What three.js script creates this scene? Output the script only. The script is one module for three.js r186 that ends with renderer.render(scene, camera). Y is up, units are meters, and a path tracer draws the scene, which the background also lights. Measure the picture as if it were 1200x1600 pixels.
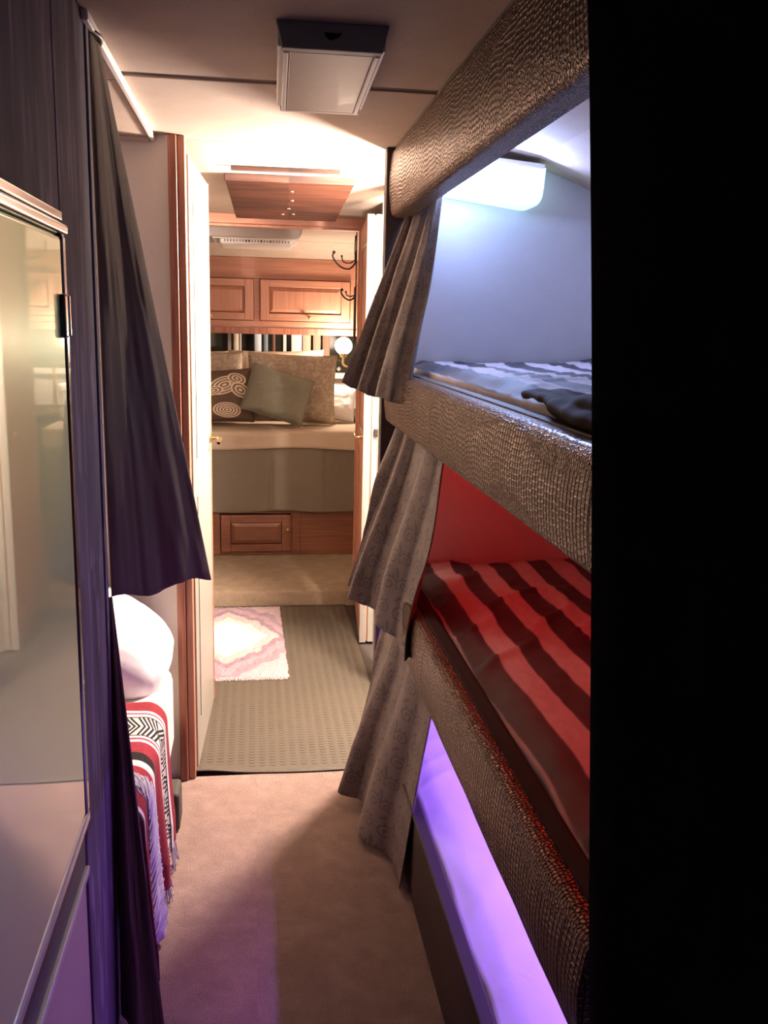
import * as THREE from 'three';
import { RoundedBoxGeometry } from 'three/addons/geometries/RoundedBoxGeometry.js';
import { mergeGeometries } from 'three/addons/utils/BufferGeometryUtils.js';
import { RectAreaLightUniformsLib } from 'three/addons/lights/RectAreaLightUniformsLib.js';

// ------------------------------------------------------------------ camera, light levels, exposure
const scene = new THREE.Scene();
scene.background = new THREE.Color(0x000000);
const camera = new THREE.PerspectiveCamera(2 * Math.atan(800 / 1430) * 180 / Math.PI, 1200 / 1600, 0.05, 40);
camera.position.set(0, 1.43, 0);
camera.rotation.order = 'YXZ';
camera.rotation.set(-0.2016, -0.1423, 0.0253);
scene.add(camera);
const renderer = new THREE.WebGLRenderer({ antialias: true });
renderer.toneMapping = THREE.LinearToneMapping;
renderer.toneMappingExposure = 0.8;
renderer.shadowMap.enabled = true;
renderer.shadowMap.type = THREE.PCFSoftShadowMap;
RectAreaLightUniformsLib.init();
const C = (r, g, b) => new THREE.Color().setRGB(r, g, b);
const LIGHT = {
  bath: { color: C(1, 0.80, 0.68), power: 36 },
  sconce: { color: C(1, 0.77, 0.60), power: 3.0 },
  bunk: { color: C(0.40, 0.52, 1.0), power: 17 },
  red: { color: C(1, 0.012, 0.008), power: 36 },
  violet: { color: C(0.36, 0.16, 1.0), power: 250 },
};

// ------------------------------------------------------------------ helpers
let seed = 7;
const rnd = () => { seed = (seed * 1664525 + 1013904223) >>> 0; return seed / 4294967296; };
const V = (x, y, z) => new THREE.Vector3(x, y, z);
const lerp = (a, b, t) => a + (b - a) * t;
const clamp = (x, a = 0, b = 1) => Math.min(b, Math.max(a, x));
const smooth = (a, b, x) => { const t = clamp((x - a) / (b - a)); return t * t * (3 - 2 * t); };
function hash(x, y) { let h = (x * 374761393 + y * 668265263) | 0; h = Math.imul(h ^ (h >>> 13), 1274126177); h ^= h >>> 16; return (h >>> 0) / 4294967296; }
function vnoise(x, y) {
  const xi = Math.floor(x), yi = Math.floor(y), xf = x - xi, yf = y - yi;
  const u = xf * xf * (3 - 2 * xf), v = yf * yf * (3 - 2 * yf);
  return lerp(lerp(hash(xi, yi), hash(xi + 1, yi), u), lerp(hash(xi, yi + 1), hash(xi + 1, yi + 1), u), v);
}
const fbm = (x, y) => 0.5 * vnoise(x, y) + 0.25 * vnoise(x * 2.1 + 7, y * 2.1 + 3) + 0.15 * vnoise(x * 4.3, y * 4.3) + 0.1 * vnoise(x * 8.7, y * 8.7);
const counts = {};
function numbered(name) { const n = counts[name] = (counts[name] ?? -1) + 1; return n ? `${name}_${String(n).padStart(3, '0')}` : name; }
function shade(o) { o.traverse(c => { if (c.isMesh) { c.castShadow = true; c.receiveShadow = true; } }); return o; }
function thing(name, label, category, pos = [0, 0, 0], group) {
  const o = new THREE.Group(); o.name = numbered(name); o.position.set(...pos); scene.add(o);
  o.userData = { label, category }; if (group) o.userData.group = group;
  return o;
}
function part(name, geos, mat, parent, label) {
  const g = Array.isArray(geos) ? mergeGeometries(geos.map(x => x.index ? x.toNonIndexed() : x)) : geos;
  const m = new THREE.Mesh(g, mat); m.name = name; m.castShadow = m.receiveShadow = true; parent.add(m);
  if (label) m.userData.label = label;
  return m;
}
function single(name, geos, mat, label, category, group) {
  const m = part(numbered(name), geos, mat, scene); m.userData = { label, category }; if (group) m.userData.group = group;
  return m;
}
function struct(name, geos, mat, parent = scene) {
  const m = part(name, geos, mat, parent); if (parent === scene) m.userData.kind = 'structure'; return m;
}
// metric box-projected uv
function metric(g, s = 1) {
  g = g.index ? g.toNonIndexed() : g;
  const p = g.attributes.position, n = g.attributes.normal, uv = new Float32Array(p.count * 2);
  for (let i = 0; i < p.count; i++) {
    const ax = Math.abs(n.getX(i)), ay = Math.abs(n.getY(i)), az = Math.abs(n.getZ(i));
    let a, b;
    if (ax >= ay && ax >= az) { a = p.getZ(i); b = p.getY(i); } else if (ay >= az) { a = p.getX(i); b = p.getZ(i); } else { a = p.getX(i); b = p.getY(i); }
    uv[2 * i] = a * s; uv[2 * i + 1] = b * s;
  }
  g.setAttribute('uv', new THREE.BufferAttribute(uv, 2));
  return g;
}
// box from extents, edges rounded by r
function bx(x0, x1, y0, y1, z0, z1, r = 0.002) {
  const w = x1 - x0, h = y1 - y0, d = Math.abs(z1 - z0);
  const rr = Math.min(r, w / 2.01, h / 2.01, d / 2.01);
  const g = rr > 0 ? new RoundedBoxGeometry(w, h, d, 2, rr) : new THREE.BoxGeometry(w, h, d);
  g.translate((x0 + x1) / 2, (y0 + y1) / 2, (z0 + z1) / 2);
  return metric(g);
}
function cyl(r0, r1, h, pos, rot = [0, 0, 0], seg = 20) {
  const g = new THREE.CylinderGeometry(r0, r1, h, seg); g.rotateX(rot[0]); g.rotateY(rot[1]); g.rotateZ(rot[2]); g.translate(...pos); return g;
}
function tube(pts, r, seg = 24, rad = 8) { return new THREE.TubeGeometry(new THREE.CatmullRomCurve3(pts.map(p => V(...p))), seg, r, rad); }
function ball(r, pos, s = [1, 1, 1]) { const g = new THREE.SphereGeometry(r, 20, 14); g.scale(...s); g.translate(...pos); return g; }
// textures
function tex(w, h, fn, srgb = true, rep = [1, 1]) {
  const d = new Uint8Array(w * h * 4);
  for (let y = 0; y < h; y++) for (let x = 0; x < w; x++) {
    const c = fn(x / w, y / h, x, y), i = 4 * (y * w + x);
    d[i] = clamp(c[0], 0, 255); d[i + 1] = clamp(c[1], 0, 255); d[i + 2] = clamp(c[2], 0, 255); d[i + 3] = 255;
  }
  const t = new THREE.DataTexture(d, w, h); t.wrapS = t.wrapT = THREE.RepeatWrapping; t.magFilter = THREE.LinearFilter; t.minFilter = THREE.LinearMipmapLinearFilter; t.generateMipmaps = true;
  if (srgb) t.colorSpace = THREE.SRGBColorSpace; t.repeat.set(...rep); t.needsUpdate = true; return t;
}
function canvasTex(w, h, draw, srgb = true) {
  const c = document.createElement('canvas'); c.width = w; c.height = h; draw(c.getContext('2d'), w, h);
  const t = new THREE.CanvasTexture(c); t.wrapS = t.wrapT = THREE.RepeatWrapping; if (srgb) t.colorSpace = THREE.SRGBColorSpace; return t;
}
const grey = v => [v, v, v];
const mat = (o) => new THREE.MeshStandardMaterial(o);
const phys = (o) => new THREE.MeshPhysicalMaterial(o);

// ------------------------------------------------------------------ materials
function woodTex(base, dark, along = 'v', fx = 22) {
  return tex(512, 512, (u, v) => {
    const a = along === 'v' ? u : v, b = along === 'v' ? v : u;
    const g = fbm(a * fx, b * 2.2) * 0.65 + 0.35 * vnoise(a * 130, b * 7);
    const k = smooth(0.25, 0.8, g);
    return [0, 1, 2].map(i => lerp(dark[i], base[i], k));
  });
}
const carpetBump = tex(512, 512, (u, v, x, y) => grey(255 * (0.5 * hash(x, y) + 0.5 * hash(x >> 1, y >> 1))), false, [3, 3]);
const carpetTex = (r, g, b) => tex(512, 512, (u, v, x, y) => { const k = 0.80 + 0.26 * hash(x, y + 91) * 0.7 + 0.18 * fbm(u * 14, v * 14); return [r * k, g * k, b * k]; }, true, [2, 2]);
const fabricBump = tex(256, 256, (u, v, x, y) => grey(128 + 60 * Math.sin(x * Math.PI / 2) * Math.sin(y * Math.PI / 2) + 60 * (hash(x, y) - 0.5)), false, [9, 9]);
const plasterTex = (r, g, b, amp = 0.06) => tex(256, 256, (u, v, x, y) => { const k = 1 - amp + 2 * amp * (0.5 * hash(x, y) + 0.5 * fbm(u * 9, v * 9)); return [r * k, g * k, b * k]; }, true, [2, 2]);
const M = {};
M.carpet = mat({ map: carpetTex(162, 136, 125), roughness: 1, bumpMap: carpetBump, bumpScale: 0.004 });
M.bedCarpet = mat({ map: carpetTex(172, 152, 126), roughness: 1, bumpMap: carpetBump, bumpScale: 0.004 });
M.ceiling = mat({ map: plasterTex(182, 163, 148), roughness: 0.85 });
M.wall = mat({ map: plasterTex(226, 218, 210, 0.03), roughness: 0.7 });
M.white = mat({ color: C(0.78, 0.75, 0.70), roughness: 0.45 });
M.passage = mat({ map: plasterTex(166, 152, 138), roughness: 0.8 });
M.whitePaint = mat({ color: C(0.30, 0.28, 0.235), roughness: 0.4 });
M.oak = mat({ map: woodTex([184, 132, 108], [164, 112, 90]), roughness: 0.45 });
M.oakH = mat({ map: woodTex([184, 132, 108], [164, 112, 90], 'h'), roughness: 0.45 });
M.oakDark = mat({ map: woodTex([138, 88, 62], [112, 68, 46], 'h'), roughness: 0.5 });
M.jamb = mat({ map: woodTex([176, 116, 92], [128, 76, 60]), roughness: 0.5 });
M.darkWood = mat({ map: woodTex([92, 62, 50], [52, 34, 28], 'h'), roughness: 0.6 });
M.post = mat({ color: C(0.035, 0.022, 0.02), roughness: 0.6 });
M.kick = mat({ map: woodTex([74, 52, 46], [46, 30, 28], 'h'), roughness: 0.5 });
M.batten = mat({ color: C(0.10, 0.075, 0.06), roughness: 0.7 });
M.hatchWood = phys({ specularIntensity: 0.15, map: woodTex([70, 40, 27], [42, 23, 15], 'h', 14), roughness: 0.95 });
M.brass = mat({ color: C(0.55, 0.40, 0.2), metalness: 1, roughness: 0.3 });
M.chrome = mat({ color: C(0.75, 0.75, 0.75), metalness: 1, roughness: 0.15 });
M.blackMetal = mat({ color: C(0.03, 0.026, 0.025), metalness: 0.6, roughness: 0.45 });
M.blackHole = mat({ color: C(0.008, 0.007, 0.007), roughness: 0.9 });
M.black = mat({ color: C(0.035, 0.033, 0.036), roughness: 0.95, bumpMap: fabricBump, bumpScale: 0.0008 });
M.mattress = mat({ color: C(0.72, 0.70, 0.68), roughness: 0.95 });

// ------------------------------------------------------------------ setting
const CEIL = 1.93;
const DOOR = -2.75;               // partition between the bunk room and the passage
struct('floor', [bx(-1.40, 1.22, -0.06, 0, 1.2, -2.75, 0)], M.carpet);
struct('floor_passage', [bx(-1.40, 1.22, -0.06, -0.002, -2.75, -4.54, 0)], mat({ color: C(0.05, 0.04, 0.035), roughness: 0.8 }));
struct('floor_bedroom', [bx(-1.40, 1.22, -0.06, 0.08, -4.54, -6.6, 0.012)], M.bedCarpet);
struct('ceiling', [bx(-0.285, 0.40, CEIL, CEIL + 0.05, 1.2, -2.094, 0.003), bx(-0.285, 0.40, CEIL, CEIL + 0.05, -2.128, -2.80, 0.003), bx(0.40, 1.22, CEIL, CEIL + 0.05, 1.2, -2.80, 0),
  bx(-1.40, 1.22, CEIL, CEIL + 0.05, -4.60, -6.6, 0)], M.ceiling);
struct('ceiling_passage', [bx(-1.40, 1.22, CEIL, CEIL + 0.05, -2.80, -4.60, 0)], M.passage);
struct('trim_1', [bx(-0.285, 0.40, CEIL + 0.004, CEIL + 0.045, -2.094, -2.128, 0)], M.batten);
// the lowered ceiling of the slide-out on the left
struct('ceiling_recess', [bx(-1.40, -0.285, 1.916, CEIL + 0.05, -1.75, -2.106, 0.002), bx(-1.40, -0.285, 1.916, CEIL + 0.05, -2.112, -2.70, 0.002), bx(-1.40, -0.285, 1.908, CEIL + 0.05, -2.70, -2.75, 0.004)], M.ceiling);
struct('trim_2', [bx(-0.284, -0.272, 1.912, CEIL, -1.70, -2.745, 0.003)], M.white);
struct('wall_left', [bx(-1.45, -1.40, -0.06, CEIL + 0.05, 1.2, -6.6, 0)], M.wall);
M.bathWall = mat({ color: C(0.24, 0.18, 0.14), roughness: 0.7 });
struct('wall_right', [bx(1.17, 1.22, -0.0, CEIL, 1.2, -6.6, 0)], M.wall);
struct('wall_near', [bx(-1.45, 1.22, -0.06, CEIL + 0.05, 1.2, 1.25, 0)], M.wall);
struct('wall_far', [bx(-1.45, 1.22, -0.06, CEIL + 0.05, -6.6, -6.65, 0)], M.wall);
struct('wall_recess', [bx(-1.40, -0.236, 0, CEIL, -2.75, -2.79, 0)], M.wall);
struct('wall_bunk_end', [bx(0.452, 1.17, 0, CEIL, -2.755, -2.80, 0)], mat({ map: plasterTex(214, 216, 224, 0.03), roughness: 0.7 }));
struct('wall_bunk_near', [bx(0.41, 1.17, 0, CEIL, -0.885, -0.920, 0)], M.wall);
// sloping roof over the bunks
{
  const s = new THREE.Shape(); s.moveTo(0.66, 1.929); s.lineTo(0.80, 1.905); s.lineTo(0.96, 1.85); s.lineTo(1.168, 1.75); s.lineTo(1.168, 1.929); s.closePath();
  const g = new THREE.ExtrudeGeometry(s, { depth: 1.775, bevelEnabled: false }); g.translate(0, 0, -2.753);
  struct('ceiling_bunk', [metric(g)], M.ceiling);
}
// passage walls
struct('wall_passage_left', [bx(-0.46, -0.42, 0, CEIL, -2.80, -4.60, 0)], M.passage);
struct('wall_passage_right', [bx(0.585, 0.62, 0, CEIL, -4.00, -4.54, 0), bx(0.495, 0.53, 0, CEIL, -3.40, -3.62, 0), bx(0.53, 1.17, 0, CEIL, -3.95, -4.00, 0)], M.bathWall);
struct('wall_bedroom', [bx(0.565, 1.17, 0.08, CEIL, -4.60, -4.64, 0), bx(-1.40, -0.46, 0.08, CEIL, -4.60, -4.64, 0)], M.wall);
// outer jamb post left of the passage
{
  const o = new THREE.Group(); o.name = 'trim_3'; o.userData.kind = 'structure'; scene.add(o);
  struct('casing', [bx(-0.237, -0.213, 0, CEIL, -2.722, -2.79, 0.004)], M.jamb, o);
  struct('jamb', [bx(-0.213, -0.191, 0, CEIL, -2.735, -2.79, 0.004)], M.oak, o);
}
struct('trim_4', [bx(0.377, 0.452, 0, CEIL, -2.752, -2.80, 0.004)], M.post);
// bedroom door frame
{
  const o = new THREE.Group(); o.name = 'trim_5'; o.userData.kind = 'structure'; scene.add(o);
  struct('head', [bx(-0.46, 0.565, 1.885, CEIL, -4.575, -4.65, 0.004)], M.oakH, o);
  struct('jamb', [bx(0.515, 0.565, 0.08, 1.885, -4.575, -4.65, 0.004)], M.oak, o);
  struct('door_stop', [bx(0.503, 0.515, 0.08, 1.885, -4.605, -4.625, 0.002), bx(-0.3, 0.503, 1.873, 1.885, -4.605, -4.625, 0.002)], M.oak, o);
}
// white door standing open at the left of the passage
function doorLeaf(name, w, h, th, m, panelM) {
  // hinge edge at x=0, leaf runs along -z, visible face on +x
  const o = new THREE.Group(); o.name = name; o.userData.kind = 'structure'; scene.add(o);
  struct('door_slab', [bx(-th, 0, 0, h, 0, -w, 0.003)], m, o);
  return o;
}
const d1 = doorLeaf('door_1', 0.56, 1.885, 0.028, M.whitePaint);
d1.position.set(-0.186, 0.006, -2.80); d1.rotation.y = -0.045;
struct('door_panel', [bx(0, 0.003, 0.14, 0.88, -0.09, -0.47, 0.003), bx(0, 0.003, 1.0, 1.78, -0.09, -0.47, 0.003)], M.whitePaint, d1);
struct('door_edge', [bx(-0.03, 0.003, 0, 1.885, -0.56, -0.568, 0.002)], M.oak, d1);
struct('door_handle', [cyl(0.017, 0.017, 0.006, [0.004, 1.01, -0.525], [0, 0, Math.PI / 2]), tube([[0.0, 1.01, -0.525], [0.034, 1.01, -0.525], [0.038, 1.008, -0.50], [0.036, 1.0, -0.47]], 0.006)], M.brass, d1);
// bedroom door standing open at the right, edge towards us
const d2 = new THREE.Group(); d2.name = 'door_2'; d2.userData.kind = 'structure'; scene.add(d2);
d2.position.set(0.515, 0.012, -4.57); d2.rotation.y = -0.07;     // leaf runs towards +z
struct('door_slab', [bx(0, 0.030, 0, 1.865, 0.62, 0, 0.003)], M.oak, d2);
struct('door_rail', [bx(-0.006, 0, 0, 1.865, 0.08, 0, 0.002), bx(-0.006, 0, 0, 1.865, 0.62, 0.53, 0.002), bx(-0.006, 0, 0, 0.14, 0.53, 0.08, 0.002), bx(-0.006, 0, 0.84, 0.94, 0.53, 0.08, 0.002), bx(-0.006, 0, 1.76, 1.865, 0.53, 0.08, 0.002)], M.oak, d2);
struct('door_edge', [bx(-0.006, 0.024, -0.004, 1.869, 0.628, 0.62, 0.002), bx(0.030, 0.056, -0.002, 1.869, 0.628, 0.30, 0.004)], M.whitePaint, d2);
struct('door_latch', [bx(0.040, 0.058, 0.94, 0.975, 0.646, 0.628, 0.003)], M.blackMetal, d2);
struct('door_handle', [cyl(0.014, 0.014, 0.006, [-0.009, 0.93, 0.57], [0, 0, Math.PI / 2]), tube([[-0.006, 0.93, 0.57], [-0.034, 0.93, 0.57], [-0.040, 0.932, 0.55], [-0.040, 0.935, 0.49]], 0.005)], M.brass, d2);

// ------------------------------------------------------------------ shaped cloth and cushions
// a closed sheet of cloth: P(u, v) gives the middle surface, side the direction of its thickness
function sheet(P, nu, nv, th, uvs = [1, 1]) {
  const pos = [], uv = [], idx = [], N = (nu + 1) * (nv + 1);
  const grid = [];
  for (let j = 0; j <= nv; j++) for (let i = 0; i <= nu; i++) grid.push(P(i / nu, j / nv));
  const at = (i, j) => grid[clamp(j, 0, nv) * (nu + 1) + clamp(i, 0, nu)];
  const a = V(0, 0, 0), b = V(0, 0, 0);
  for (let k = 0; k < 2; k++) for (let j = 0; j <= nv; j++) for (let i = 0; i <= nu; i++) {
    a.subVectors(at(i + 1, j), at(i - 1, j)); b.subVectors(at(i, j + 1), at(i, j - 1));
    const n = a.clone().cross(b).normalize().multiplyScalar((k ? -0.5 : 0.5) * th), p = at(i, j);
    pos.push(p.x + n.x, p.y + n.y, p.z + n.z); uv.push(i / nu * uvs[0], j / nv * uvs[1]);
  }
  const q = (A, B, Cc, D) => idx.push(A, B, Cc, A, Cc, D);
  for (let j = 0; j < nv; j++) for (let i = 0; i < nu; i++) {
    const A = j * (nu + 1) + i;
    q(A, A + 1, A + nu + 2, A + nu + 1); q(N + A, N + A + nu + 1, N + A + nu + 2, N + A + 1);
  }
  for (let i = 0; i < nu; i++) { q(i + 1, i, N + i, N + i + 1); const A = nv * (nu + 1) + i; q(A, A + 1, N + A + 1, N + A); }
  for (let j = 0; j < nv; j++) { const A = j * (nu + 1), B = A + nu; q(A, A + nu + 1, N + A + nu + 1, N + A); q(B + nu + 1, B, N + B, N + B + nu + 1); }
  const g = new THREE.BufferGeometry();
  g.setAttribute('position', new THREE.Float32BufferAttribute(pos, 3)); g.setAttribute('uv', new THREE.Float32BufferAttribute(uv, 2)); g.setIndex(idx); g.computeVertexNormals();
  return g;
}
// pleated hanging: top and hem are lists of points, dir the way the pleats stand out
function drape({ top, hem, dir, n, a0, a1, ph = 0, bulge = 0, th = 0.004, uvs = [1, 1], nu = 110, nv = 60, jit = 0.5, hemWave = 0.006 }) {
  const ct = new THREE.CatmullRomCurve3(top.map(p => V(...p))), ch = new THREE.CatmullRomCurve3(hem.map(p => V(...p)));
  const d = V(...dir).normalize();
  return sheet((u, s) => {
    const A = ct.getPoint(u), B = ch.getPoint(u);
    const w = u * n + jit * (vnoise(u * n * 0.9 + ph, s * 1.2) - 0.5);
    let f = Math.sin(2 * Math.PI * w + ph); f = Math.sign(f) * Math.pow(Math.abs(f), 0.75) + 0.25 * Math.sin(4 * Math.PI * w + 1 + ph);
    const amp = lerp(a0, a1, Math.pow(s, 0.8)) * (0.7 + 0.6 * vnoise(u * n + 11 + ph, 3.3));
    const p = A.clone().lerp(B, s);
    p.addScaledVector(d, amp * f + bulge * Math.sin(Math.PI * s) + 0.008 * s * (vnoise(u * 13, s * 7 + ph) - 0.5));
    p.y += s * s * hemWave * Math.sin(2 * Math.PI * w + 0.6 + ph);
    return p;
  }, nu, nv, th, uvs);
}
// stuffed cushion in its own x/y plane, thickness along z
function cushion(w, h, t, { ears = 0.05, lump = 0.010, s = 1, n = 36, sag = 0, round = 0 } = {}) {
  const pos = [], uv = [], idx = [];
  const add = (k) => {
    const base = pos.length / 3;
    for (let j = 0; j <= n; j++) for (let i = 0; i <= n; i++) {
      const a = 2 * i / n - 1, b = 2 * j / n - 1;
      const pin = 1 - ears * (1 - a * a) * Math.abs(b) ** 3, pin2 = 1 - ears * (1 - b * b) * Math.abs(a) ** 3;
      const f = Math.pow(Math.max(0, (1 - a ** 4) * (1 - b ** 4)), 0.55);
      const nz = lump * (fbm(a * 3 + s, b * 3 + s * 2) - 0.5) * 2;
      const low = 1 + 0.25 * sag * -b;
      pos.push(a * w / 2 * pin2 * (1 - round * b ** 4), b * h / 2 * pin * (1 - round * a ** 4) + 0.004 * (vnoise(a * 8, s) - 0.5) * Math.abs(b), k * (t / 2 * f * low + nz * f)); uv.push(i / n, j / n);
    }
    for (let j = 0; j < n; j++) for (let i = 0; i < n; i++) {
      const A = base + j * (n + 1) + i;
      if (k > 0) idx.push(A, A + 1, A + n + 2, A, A + n + 2, A + n + 1); else idx.push(A, A + n + 2, A + 1, A, A + n + 1, A + n + 2);
    }
  };
  add(1); add(-1);
  const g = new THREE.BufferGeometry();
  g.setAttribute('position', new THREE.Float32BufferAttribute(pos, 3)); g.setAttribute('uv', new THREE.Float32BufferAttribute(uv, 2)); g.setIndex(idx); g.computeVertexNormals();
  return g;
}
// welt around a cushion
function welt(w, h, r, ears = 0.05) {
  const pts = [];
  for (let k = 0; k < 48; k++) {
    const t = k / 48 * 8; let a, b;
    if (t < 2) { a = t - 1; b = -1; } else if (t < 4) { a = 1; b = t - 3; } else if (t < 6) { a = 5 - t; b = 1; } else { a = -1; b = 7 - t; }
    pts.push(V(a * w / 2 * (1 - ears * (1 - b * b) * Math.abs(a) ** 3), b * h / 2 * (1 - ears * (1 - a * a) * Math.abs(b) ** 3), 0));
  }
  return new THREE.TubeGeometry(new THREE.CatmullRomCurve3(pts, true), 96, r, 6, true);
}

// ------------------------------------------------------------------ the triple bunk on the right
// crocodile-embossed leather: small round scales at the edges, large square ones along the middle
function worley(x, y, jit = 0.8) {
  const xi = Math.floor(x), yi = Math.floor(y); let f1 = 9, f2 = 9;
  for (let j = -1; j <= 1; j++) for (let i = -1; i <= 1; i++) {
    const cx = xi + i + 0.5 + jit * (hash(xi + i, yi + j) - 0.5), cy = yi + j + 0.5 + jit * (hash(xi + i + 57, yi + j + 131) - 0.5);
    const d = Math.max(Math.abs(cx - x), Math.abs(cy - y)) * 0.5 + Math.hypot(cx - x, cy - y) * 0.5;
    if (d < f1) { f2 = f1; f1 = d; } else if (d < f2) f2 = d;
  }
  return [f1, f2];
}
const CW = 2048, CH = 256;       // covers 1.00 m x 0.25 m
const crocH = new Float32Array(CW * CH);
for (let y = 0; y < CH; y++) for (let x = 0; x < CW; x++) {
  const u = x / CW * 1.0, v = y / CH * 0.25;                     // metres
  const wob = 0.006 * (vnoise(u * 20, v * 20) - 0.5);
  const c = 0.125 + 0.02 * Math.sin(u * 2 * Math.PI * 2) ;
  const k = smooth(0.062, 0.044, Math.abs(v - c) + wob * 2);
  const small = worley(u / 0.0075, v / 0.0070, 0.8);
  const cx = (u + 0.0030 * (vnoise(u * 45, v * 26) - 0.5) + 0.002 * (vnoise(u * 90, 4) - 0.5)) / 0.0131, col = Math.floor(cx), fx = cx - col;
  const ry = (v + 0.004 * (vnoise(u * 30 + 9, v * 40) - 0.5)) / 0.0098 + hash(col, 17) * 0.7, row = Math.floor(ry), fy = ry - row;
  const gd = Math.min(Math.min(fx, 1 - fx) * 13.1, Math.min(fy, 1 - fy) * 9.8 * 1.25 + 0.4 * hash(col, row));
  const hb = smooth(0.3, 3.2, gd), hs = smooth(0.02, 0.32, small[1] - small[0]);
  crocH[y * CW + x] = lerp(hs * 0.92, hb, k);
}
const crocAt = (x, y) => crocH[(y % CH) * CW + (x % CW)];
const crocMap = tex(CW, CH, (u, v, x, y) => { const h = crocAt(x, y), n = 0.85 + 0.3 * fbm(u * 30, v * 8); return [lerp(18, 130, h) * n, lerp(12, 95, h) * n, lerp(8, 70, h) * n]; });
const crocBump = tex(CW, CH, (u, v, x, y) => grey(255 * crocAt(x, y)), false);
for (const t of [crocMap, crocBump]) t.repeat.set(1 / 1.0, 1 / 0.25);
M.croc = phys({ map: crocMap, bumpMap: crocBump, bumpScale: 0.004, roughness: 0.33, metalness: 0.6 });
M.piping = mat({ color: C(0.03, 0.02, 0.016), roughness: 0.6 });
const X0 = 0.39;
function paddedRail(y0, y1, z0, z1, t = 0.055) {      // swept rounded profile along z, uv in metres around the girth
  const prof = []; const h = y1 - y0, r = 0.020, nA = 8;
  const push = (x, y) => prof.push([x, y]);
  push(X0 + t, y0); 
  for (let k = 0; k <= nA; k++) { const a = -Math.PI / 2 - k / nA * Math.PI / 2; push(X0 + r + r * Math.cos(a), y0 + r + r * Math.sin(a)); }
  for (let k = 1; k < 6; k++) push(X0 - 0.006 * Math.sin(Math.PI * k / 6), lerp(y0 + r, y1 - r, k / 6));
  for (let k = 0; k <= nA; k++) { const a = Math.PI - k / nA * Math.PI / 2; push(X0 + r + r * Math.cos(a), y1 - r + r * Math.sin(a)); }
  push(X0 + t, y1);
  let L = 0; const len = [0]; for (let i = 1; i < prof.length; i++) { L += Math.hypot(prof[i][0] - prof[i - 1][0], prof[i][1] - prof[i - 1][1]); len.push(L); }
  const nz = 90, pos = [], uv = [], idx = [], m = prof.length;
  for (let j = 0; j <= nz; j++) for (let i = 0; i < m; i++) {
    const z = lerp(z0, z1, j / nz), wav = 0.0025 * (vnoise(z * 9, prof[i][1] * 14) - 0.5);
    pos.push(prof[i][0] + (i > 0 && i < m - 1 ? wav : 0), prof[i][1], z); uv.push(z, len[i] - L / 2 + 0.125);
  }
  for (let j = 0; j < nz; j++) for (let i = 0; i < m - 1; i++) { const A = j * m + i; idx.push(A, A + 1, A + m + 1, A, A + m + 1, A + m); }
  const back = (j) => { const b = pos.length / 3; for (let i = 0; i < m; i++) { pos.push(prof[i][0], prof[i][1], lerp(z0, z1, j)); uv.push(prof[i][0], prof[i][1]); } for (let i = 1; i < m - 1; i++) j ? idx.push(b, b + i, b + i + 1) : idx.push(b, b + i + 1, b + i); };
  back(0); back(1);
  const b = pos.length / 3; for (const [yy, zz] of [[y0, z0], [y1, z0], [y1, z1], [y0, z1]]) { pos.push(X0 + t, yy, zz); uv.push(zz, yy); } idx.push(b, b + 1, b + 2, b, b + 2, b + 3);
  const g = new THREE.BufferGeometry(); g.setAttribute('position', new THREE.Float32BufferAttribute(pos, 3)); g.setAttribute('uv', new THREE.Float32BufferAttribute(uv, 2)); g.setIndex(idx); g.computeVertexNormals();
  return g;
}
const RZ0 = -2.75, RZ1 = -0.925;
const bunk = thing('bunk_bed', 'tall triple bunk with padded brown crocodile-embossed rails along the right of the aisle', 'bunk bed');
part('rail', paddedRail(1.735, 1.926, RZ0, RZ1), M.croc, bunk, 'crocodile-embossed rail under the ceiling');
part('rail', paddedRail(1.140, 1.295, RZ0, RZ1), M.croc, bunk, 'crocodile-embossed rail of the upper berth');
part('rail', paddedRail(0.550, 0.712, RZ0, RZ1), M.croc, bunk, 'crocodile-embossed rail of the red-lit berth');
part('lining', bx(0.424, 0.449, 1.285, 1.2985, RZ0, RZ1, 0.003), M.piping, bunk, 'dark strip along the inner edge of the upper rail');
part('lining', [bx(0.420, 0.449, 0.700, 0.7155, RZ0, RZ1, 0.003), bx(0.449, 0.470, 0.575, 0.690, RZ0, RZ1, 0.003)], M.blackHole, bunk, 'black strip along the inner edge of the red berth rail');
part('deck', bx(0.447, 1.168, 1.146, 1.164, RZ0, RZ1, 0), M.kick, bunk);
part('deck', bx(0.447, 1.168, 0.556, 0.574, RZ0, RZ1, 0), M.kick, bunk);
part('kick_board', bx(0.388, 0.410, 0, 0.232, RZ0, RZ1, 0.003), M.kick, bunk, 'dark brown board along the floor');
part('edge_strip', bx(0.384, 0.414, 0.228, 0.240, RZ0, RZ1, 0.004), M.post, bunk);
part('bed_box', bx(0.412, 1.168, 0.001, 0.06, RZ0, RZ1, 0), M.kick, bunk);

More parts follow.
